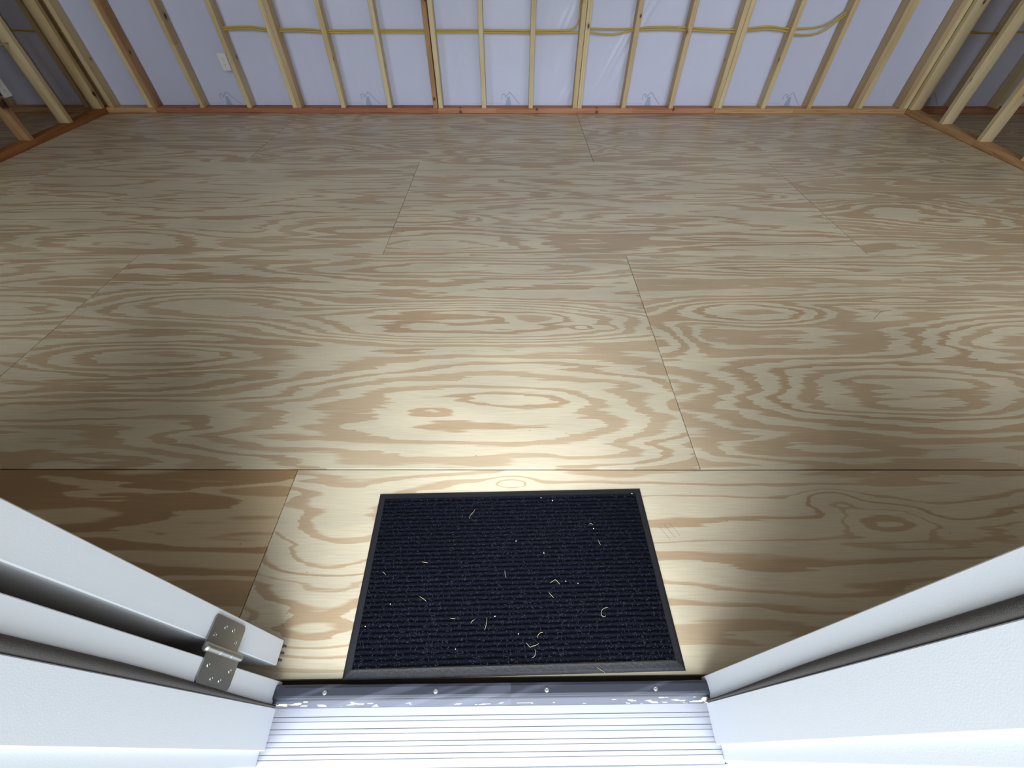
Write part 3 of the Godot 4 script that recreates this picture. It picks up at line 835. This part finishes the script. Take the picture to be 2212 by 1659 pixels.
func build_mat() -> void:
	var t := base("doormat", Vector3(0.0028, 0.0, -0.3487), 0.0238)
	tag(t, "black ribbed carpet doormat with a rubber border lying before the threshold", "doormat")
	var W := 0.754
	var D := 0.440
	var bw := 0.018
	var top := 0.0055
	# border: a bevelled frame of four mitred strips
	var st := surf()
	var ring := func(inset: float, y: float) -> Array:
		return [Vector3(-W / 2 + inset, y, -D / 2 + inset), Vector3(W / 2 - inset, y, -D / 2 + inset), Vector3(W / 2 - inset, y, D / 2 - inset), Vector3(-W / 2 + inset, y, D / 2 - inset)]
	var rings := [ring.call(0.0, 0.0005), ring.call(0.0005, 0.002), ring.call(0.006, top - 0.001), ring.call(0.014, top), ring.call(bw, top + 0.0007), ring.call(bw + 0.0015, 0.002)]
	for k in rings.size() - 1:
		for e in 4:
			var f := (e + 1) % 4
			var a: Vector3 = rings[k][e]; var b: Vector3 = rings[k][f]; var c: Vector3 = rings[k + 1][f]; var d: Vector3 = rings[k + 1][e]
			var nn := (b - a).cross(d - a).normalized()
			if k < rings.size() - 2 and nn.y < 0.0: nn = -nn
			quad(st, a, b, c, d, nn)
	part("rubber_border", st.commit(), M.black_rubber, t)
	# carpet insert: ribs of tufted pile running the long way
	var ix := W - 2 * bw - 0.003
	var iz := D - 2 * bw - 0.003
	var nx := 420
	var ribs := 37
	var nz := ribs * 7
	var hn := noise(91, 1.0, 3)
	var fz := noise(92, 1.0, 2)
	var P := PackedVector3Array()
	P.resize((nx + 1) * (nz + 1))
	for j in nz + 1:
		for i in nx + 1:
			var x := -ix / 2 + ix * i / nx
			var z := -iz / 2 + iz * j / nz
			var wob := 0.0012 * hn.get_noise_2d(x * 14.0, z * 60.0)
			var ph := (z + wob) / iz * ribs * TAU
			var r := 0.5 - 0.5 * cos(ph)
			var y := 0.0036 + 0.0040 * pow(r, 0.7) + 0.0020 * fz.get_noise_2d(x * 260.0, z * 420.0) + 0.0008 * hn.get_noise_2d(x * 40.0, z * 60.0)
			P[j * (nx + 1) + i] = Vector3(x, y, z)
	var s2 := surf()
	for j in nz + 1:
		for i in nx + 1:
			s2.set_uv(Vector2(float(i) / nx, float(j) / nz))
			s2.add_vertex(P[j * (nx + 1) + i])
	for j in nz:
		for i in nx:
			var q := j * (nx + 1) + i
			for k in [q, q + 1, q + nx + 2, q, q + nx + 2, q + nx + 1]: s2.add_index(k)
	s2.generate_normals()
	var fleck := noise(93, 0.35, 3).get_image(1024, 640)
	fleck.convert(Image.FORMAT_L8)
	var fb := fleck.get_data()
	var data := PackedByteArray()
	data.resize(1024 * 640 * 3)
	for k in 1024 * 640:
		var g := smoothstep(0.60, 0.95, fb[k] / 255.0)
		data[k * 3] = 8 + int(42 * g)
		data[k * 3 + 1] = 10 + int(42 * g)
		data[k * 3 + 2] = 18 + int(44 * g)
	var img := Image.create_from_data(1024, 640, false, Image.FORMAT_RGB8, data)
	img.generate_mipmaps()
	var cm := paint(Color.WHITE, 0.95, 0.0, 0.2)
	cm.albedo_texture = ImageTexture.create_from_image(img)
	part("carpet_insert", s2.commit(), cm, t)
	# loose fibres standing out of the pile
	var fib := surf()
	for k in 5200:
		var p := Vector3(rng.randf_range(-ix / 2, ix / 2), 0.007, rng.randf_range(-iz / 2, iz / 2))
		var a := rng.randf() * TAU
		var l := rng.randf_range(0.002, 0.006)
		var d := Vector3(cos(a), rng.randf_range(0.0, 0.3), sin(a)) * l
		var s := Vector3(-sin(a), 0, cos(a)) * 0.00022
		quad(fib, p - s, p + s, p + s + d, p - s + d, Vector3.UP)
	var fo := part("pile_fibres", fib.commit(), paint(Color8(58, 60, 68), 0.9), t)
	fo.set_meta("kind", "stuff")
	build_litter()

func build_litter() -> void:
	# dry grass clippings: [x, z, points of a small path in mm (x, z)]
	var clips := [
		[-0.110, -0.494, [[-6, 12], [-4, 2], [4, -8], [8, -16]]], [-0.222, -0.366, [[-8, -2], [0, 0], [8, 1]]], [-0.319, -0.339, [[-5, -4], [0, 0], [3, 3]]],
		[-0.214, -0.281, [[-9, -5], [0, 0], [9, 6]]], [-0.016, -0.338, [[-1, -8], [0, 0], [1, 8]]], [0.108, -0.320, [[-12, 3], [-4, -2], [2, -4], [10, 4], [12, 6]]],
		[0.097, -0.289, [[-6, -7], [0, 0], [6, 6]]], [0.232, -0.417, [[-1, -6], [0, 0], [3, 6]]], [0.216, -0.467, [[-5, 0], [0, -2], [6, 2]]],
		[0.221, -0.251, [[10, -11], [0, -9], [-7, -3], [-8, 5], [-3, 9], [2, 7]]], [-0.059, -0.227, [[1, -14], [1, -4], [-1, 6], [-3, 12]]],
		[0.048, -0.183, [[-14, -6], [-6, 2], [0, 0], [6, -1], [14, -5]]], [0.051, -0.169, [[2, -8], [3, 0], [0, 6], [-6, 9]]], [0.064, -0.205, [[8, -5], [2, -4], [-3, 1], [-4, 6]]],
		[0.198, -0.1375, [[-10, -6], [-2, -1], [4, 2], [10, 8]]], [-0.091, -0.233, [[-4, 5], [-1, 0], [4, -3]]], [-0.138, -0.239, [[-6, 0], [0, 1], [6, 0]]],
	]
	var special := {5: "small grass clipping bent like a hook on the doormat", 9: "dry grass clipping curled into a C on the doormat", 10: "longest straight grass clipping, lying across the doormat's ribs", 11: "wavy grass clipping beside a curved one near the mat's rubber edge", 14: "grass clipping on the doormat's rubber border by the threshold"}
	for n in clips.size():
		var c: Array = clips[n]
		var pts := []
		for p in c[2]:
			pts.append(Vector3(p[0] * 0.001, 0.0011 + 0.0006 * rng.randf(), p[1] * 0.001))
		var y := 0.0078 if c[1] < -0.15 else 0.0062
		var o := part("grass_clipping", tube(smooth_path(pts, 4), 0.00048, 0.00048, 5, 0.5), M.straw, self, Vector3(c[0], y, c[1]))
		tag(o, special.get(n, "short dry straw-coloured grass clipping on the doormat's ribbed pile"), "grass clipping", "grass clippings on the doormat")
	for p in [[0.084, -0.545], [0.116, -0.536], [0.222, -0.455], [0.135, -0.321], [0.165, -0.316], [0.012, -0.421], [0.084, -0.39], [-0.126, -0.177], [-0.34, -0.222], [-0.039, -0.243], [0.016, -0.207], [-0.291, -0.269], [0.346, -0.558]]:
		var s := rng.randf_range(0.0012, 0.0021)
		var o := part("wood_chip", cbox(Vector3(s * 1.5, s * 0.7, s), s * 0.22), M.chip, self, Vector3(p[0], 0.0092, p[1]), Vector3(0, rng.randf() * 3.0, 0.2))
		tag(o, "tiny pale wood chip caught in the black doormat", "wood chip", "wood chips on the doormat")

# ---------------------------------------------------------------- electrics

func cable(called: String, pts: Array, label: String, group := "") -> void:
	var o := part(called, tube(smooth_path(pts, 8), 0.0063, 0.0035, 10), M.cable, self)
	tag(o, label, "cable", group)

func build_electrics() -> void:
	var z := -4.252
	# run along the back wall, through the studs
	var a := []
	for p in [[-2.30, .563], [-2.246, .569], [-2.06, .572], [-1.95, .561], [-1.85, .559], [-1.666, .559], [-1.507, .553], [-1.40, .551], [-1.10, .554], [-0.70, .554], [-0.278, .555], [-0.223, .553], [0.125, .550], [0.35, .551]]:
		a.append(Vector3(p[0], p[1] + 0.004, z))
	var up := a.duplicate()
	for p in [[0.46, .556], [0.505, .575], [0.523, .62], [0.523, .75], [0.523, 1.2], [0.523, 2.38]]:
		up.append(Vector3(p[0], p[1] + 0.004, z))
	cable("electrical_cable", up, "yellow cable along the back wall that turns up beside a stud")
	var low := []
	for p in a: low.append(p + Vector3(0, -0.013, 0.004))
	for p in [[0.55, .545], [0.62, .545], [0.70, .537], [0.787, .533], [0.87, .541], [0.95, .556], [1.10, .562], [1.33, .561], [1.60, .551], [1.754, .549], [1.90, .557], [2.02, .566], [2.17, .553], [2.24, .536], [2.37, .533], [2.466, .556], [2.545, .622], [2.59, .66]]:
		low.append(Vector3(p[0], p[1], z + 0.003))
	cable("electrical_cable", low, "yellow cable along the whole back wall with a sagging loop")
	var third := []
	for p in [[0.575, .562], [0.618, .563], [0.783, .560], [0.95, .563], [1.10, .573], [1.33, .573], [1.60, .562], [1.754, .560], [1.90, .570], [2.02, .578], [2.17, .567], [2.387, .571], [2.50, .600], [2.555, .645], [2.60, .67]]:
		third.append(Vector3(p[0], p[1] + 0.004, z - 0.003))
	cable("electrical_cable", third, "yellow cable that starts at the double stud and climbs into a stud")
	cable("electrical_cable", [Vector3(3.44, .556, z), Vector3(3.54, .556, z), Vector3(3.7, .545, z), Vector3(3.84, .545, z), Vector3(4.0, .55, z), Vector3(4.25, .55, z)], "yellow cable on the back wall beyond the right partition")
	cable("electrical_cable", [Vector3(-3.52, .546, z), Vector3(-3.65, .543, z), Vector3(-3.8, .548, z), Vector3(-3.94, .552, z), Vector3(-4.2, .55, z), Vector3(-4.43, .55, z)], "yellow cable on the back wall beyond the left partition")
	cable("electrical_cable", [Vector3(-3.605, .545, -3.80), Vector3(-3.605, .545, -3.74), Vector3(-3.607, .53, -3.66), Vector3(-3.609, .46, -3.56), Vector3(-3.609, .40, -3.50)], "short yellow cable drooping through the left partition studs")
	outlet(Vector3(-2.374, 0.356, -4.246), 0.0, "white outlet plate fixed beside a back wall stud")
	outlet(Vector3(-3.572, 0.350, -3.468), PI / 2, "white outlet plate on the left stud partition")

func outlet(at: Vector3, turn: float, label: String) -> void:
	var o := base("wall_outlet", at, turn)
	tag(o, label, "outlet")
	part("back_box", cbox(Vector3(0.056, 0.095, 0.04), 0.002), M.box_blue, o, Vector3(0, 0, -0.0215))
	part("cover_plate", cbox(Vector3(0.072, 0.118, 0.005), 0.0018), M.plastic, o)
	for s in [-1, 1]:
		var r := part("receptacle", cbox(Vector3(0.034, 0.028, 0.003), 0.0012), M.plastic, o, Vector3(0, s * 0.0195, 0.0032))
		part("slot", cbox(Vector3(0.002, 0.008, 0.001), 0.0), M.slot, r, Vector3(-0.006, 0.003, 0.0013))
		part("slot", cbox(Vector3(0.002, 0.006, 0.001), 0.0), M.slot, r, Vector3(0.006, 0.003, 0.0013))
		part("slot", cbox(Vector3(0.004, 0.004, 0.001), 0.0), M.slot, r, Vector3(0, -0.007, 0.0013))
	part("screw", lathe(PackedVector2Array([Vector2(0.003, 0), Vector2(0.0028, 0.001), Vector2(0, 0.0012)]), 10), M.steel, o, Vector3(0, 0, 0.0024), Vector3(PI / 2, 0, 0))
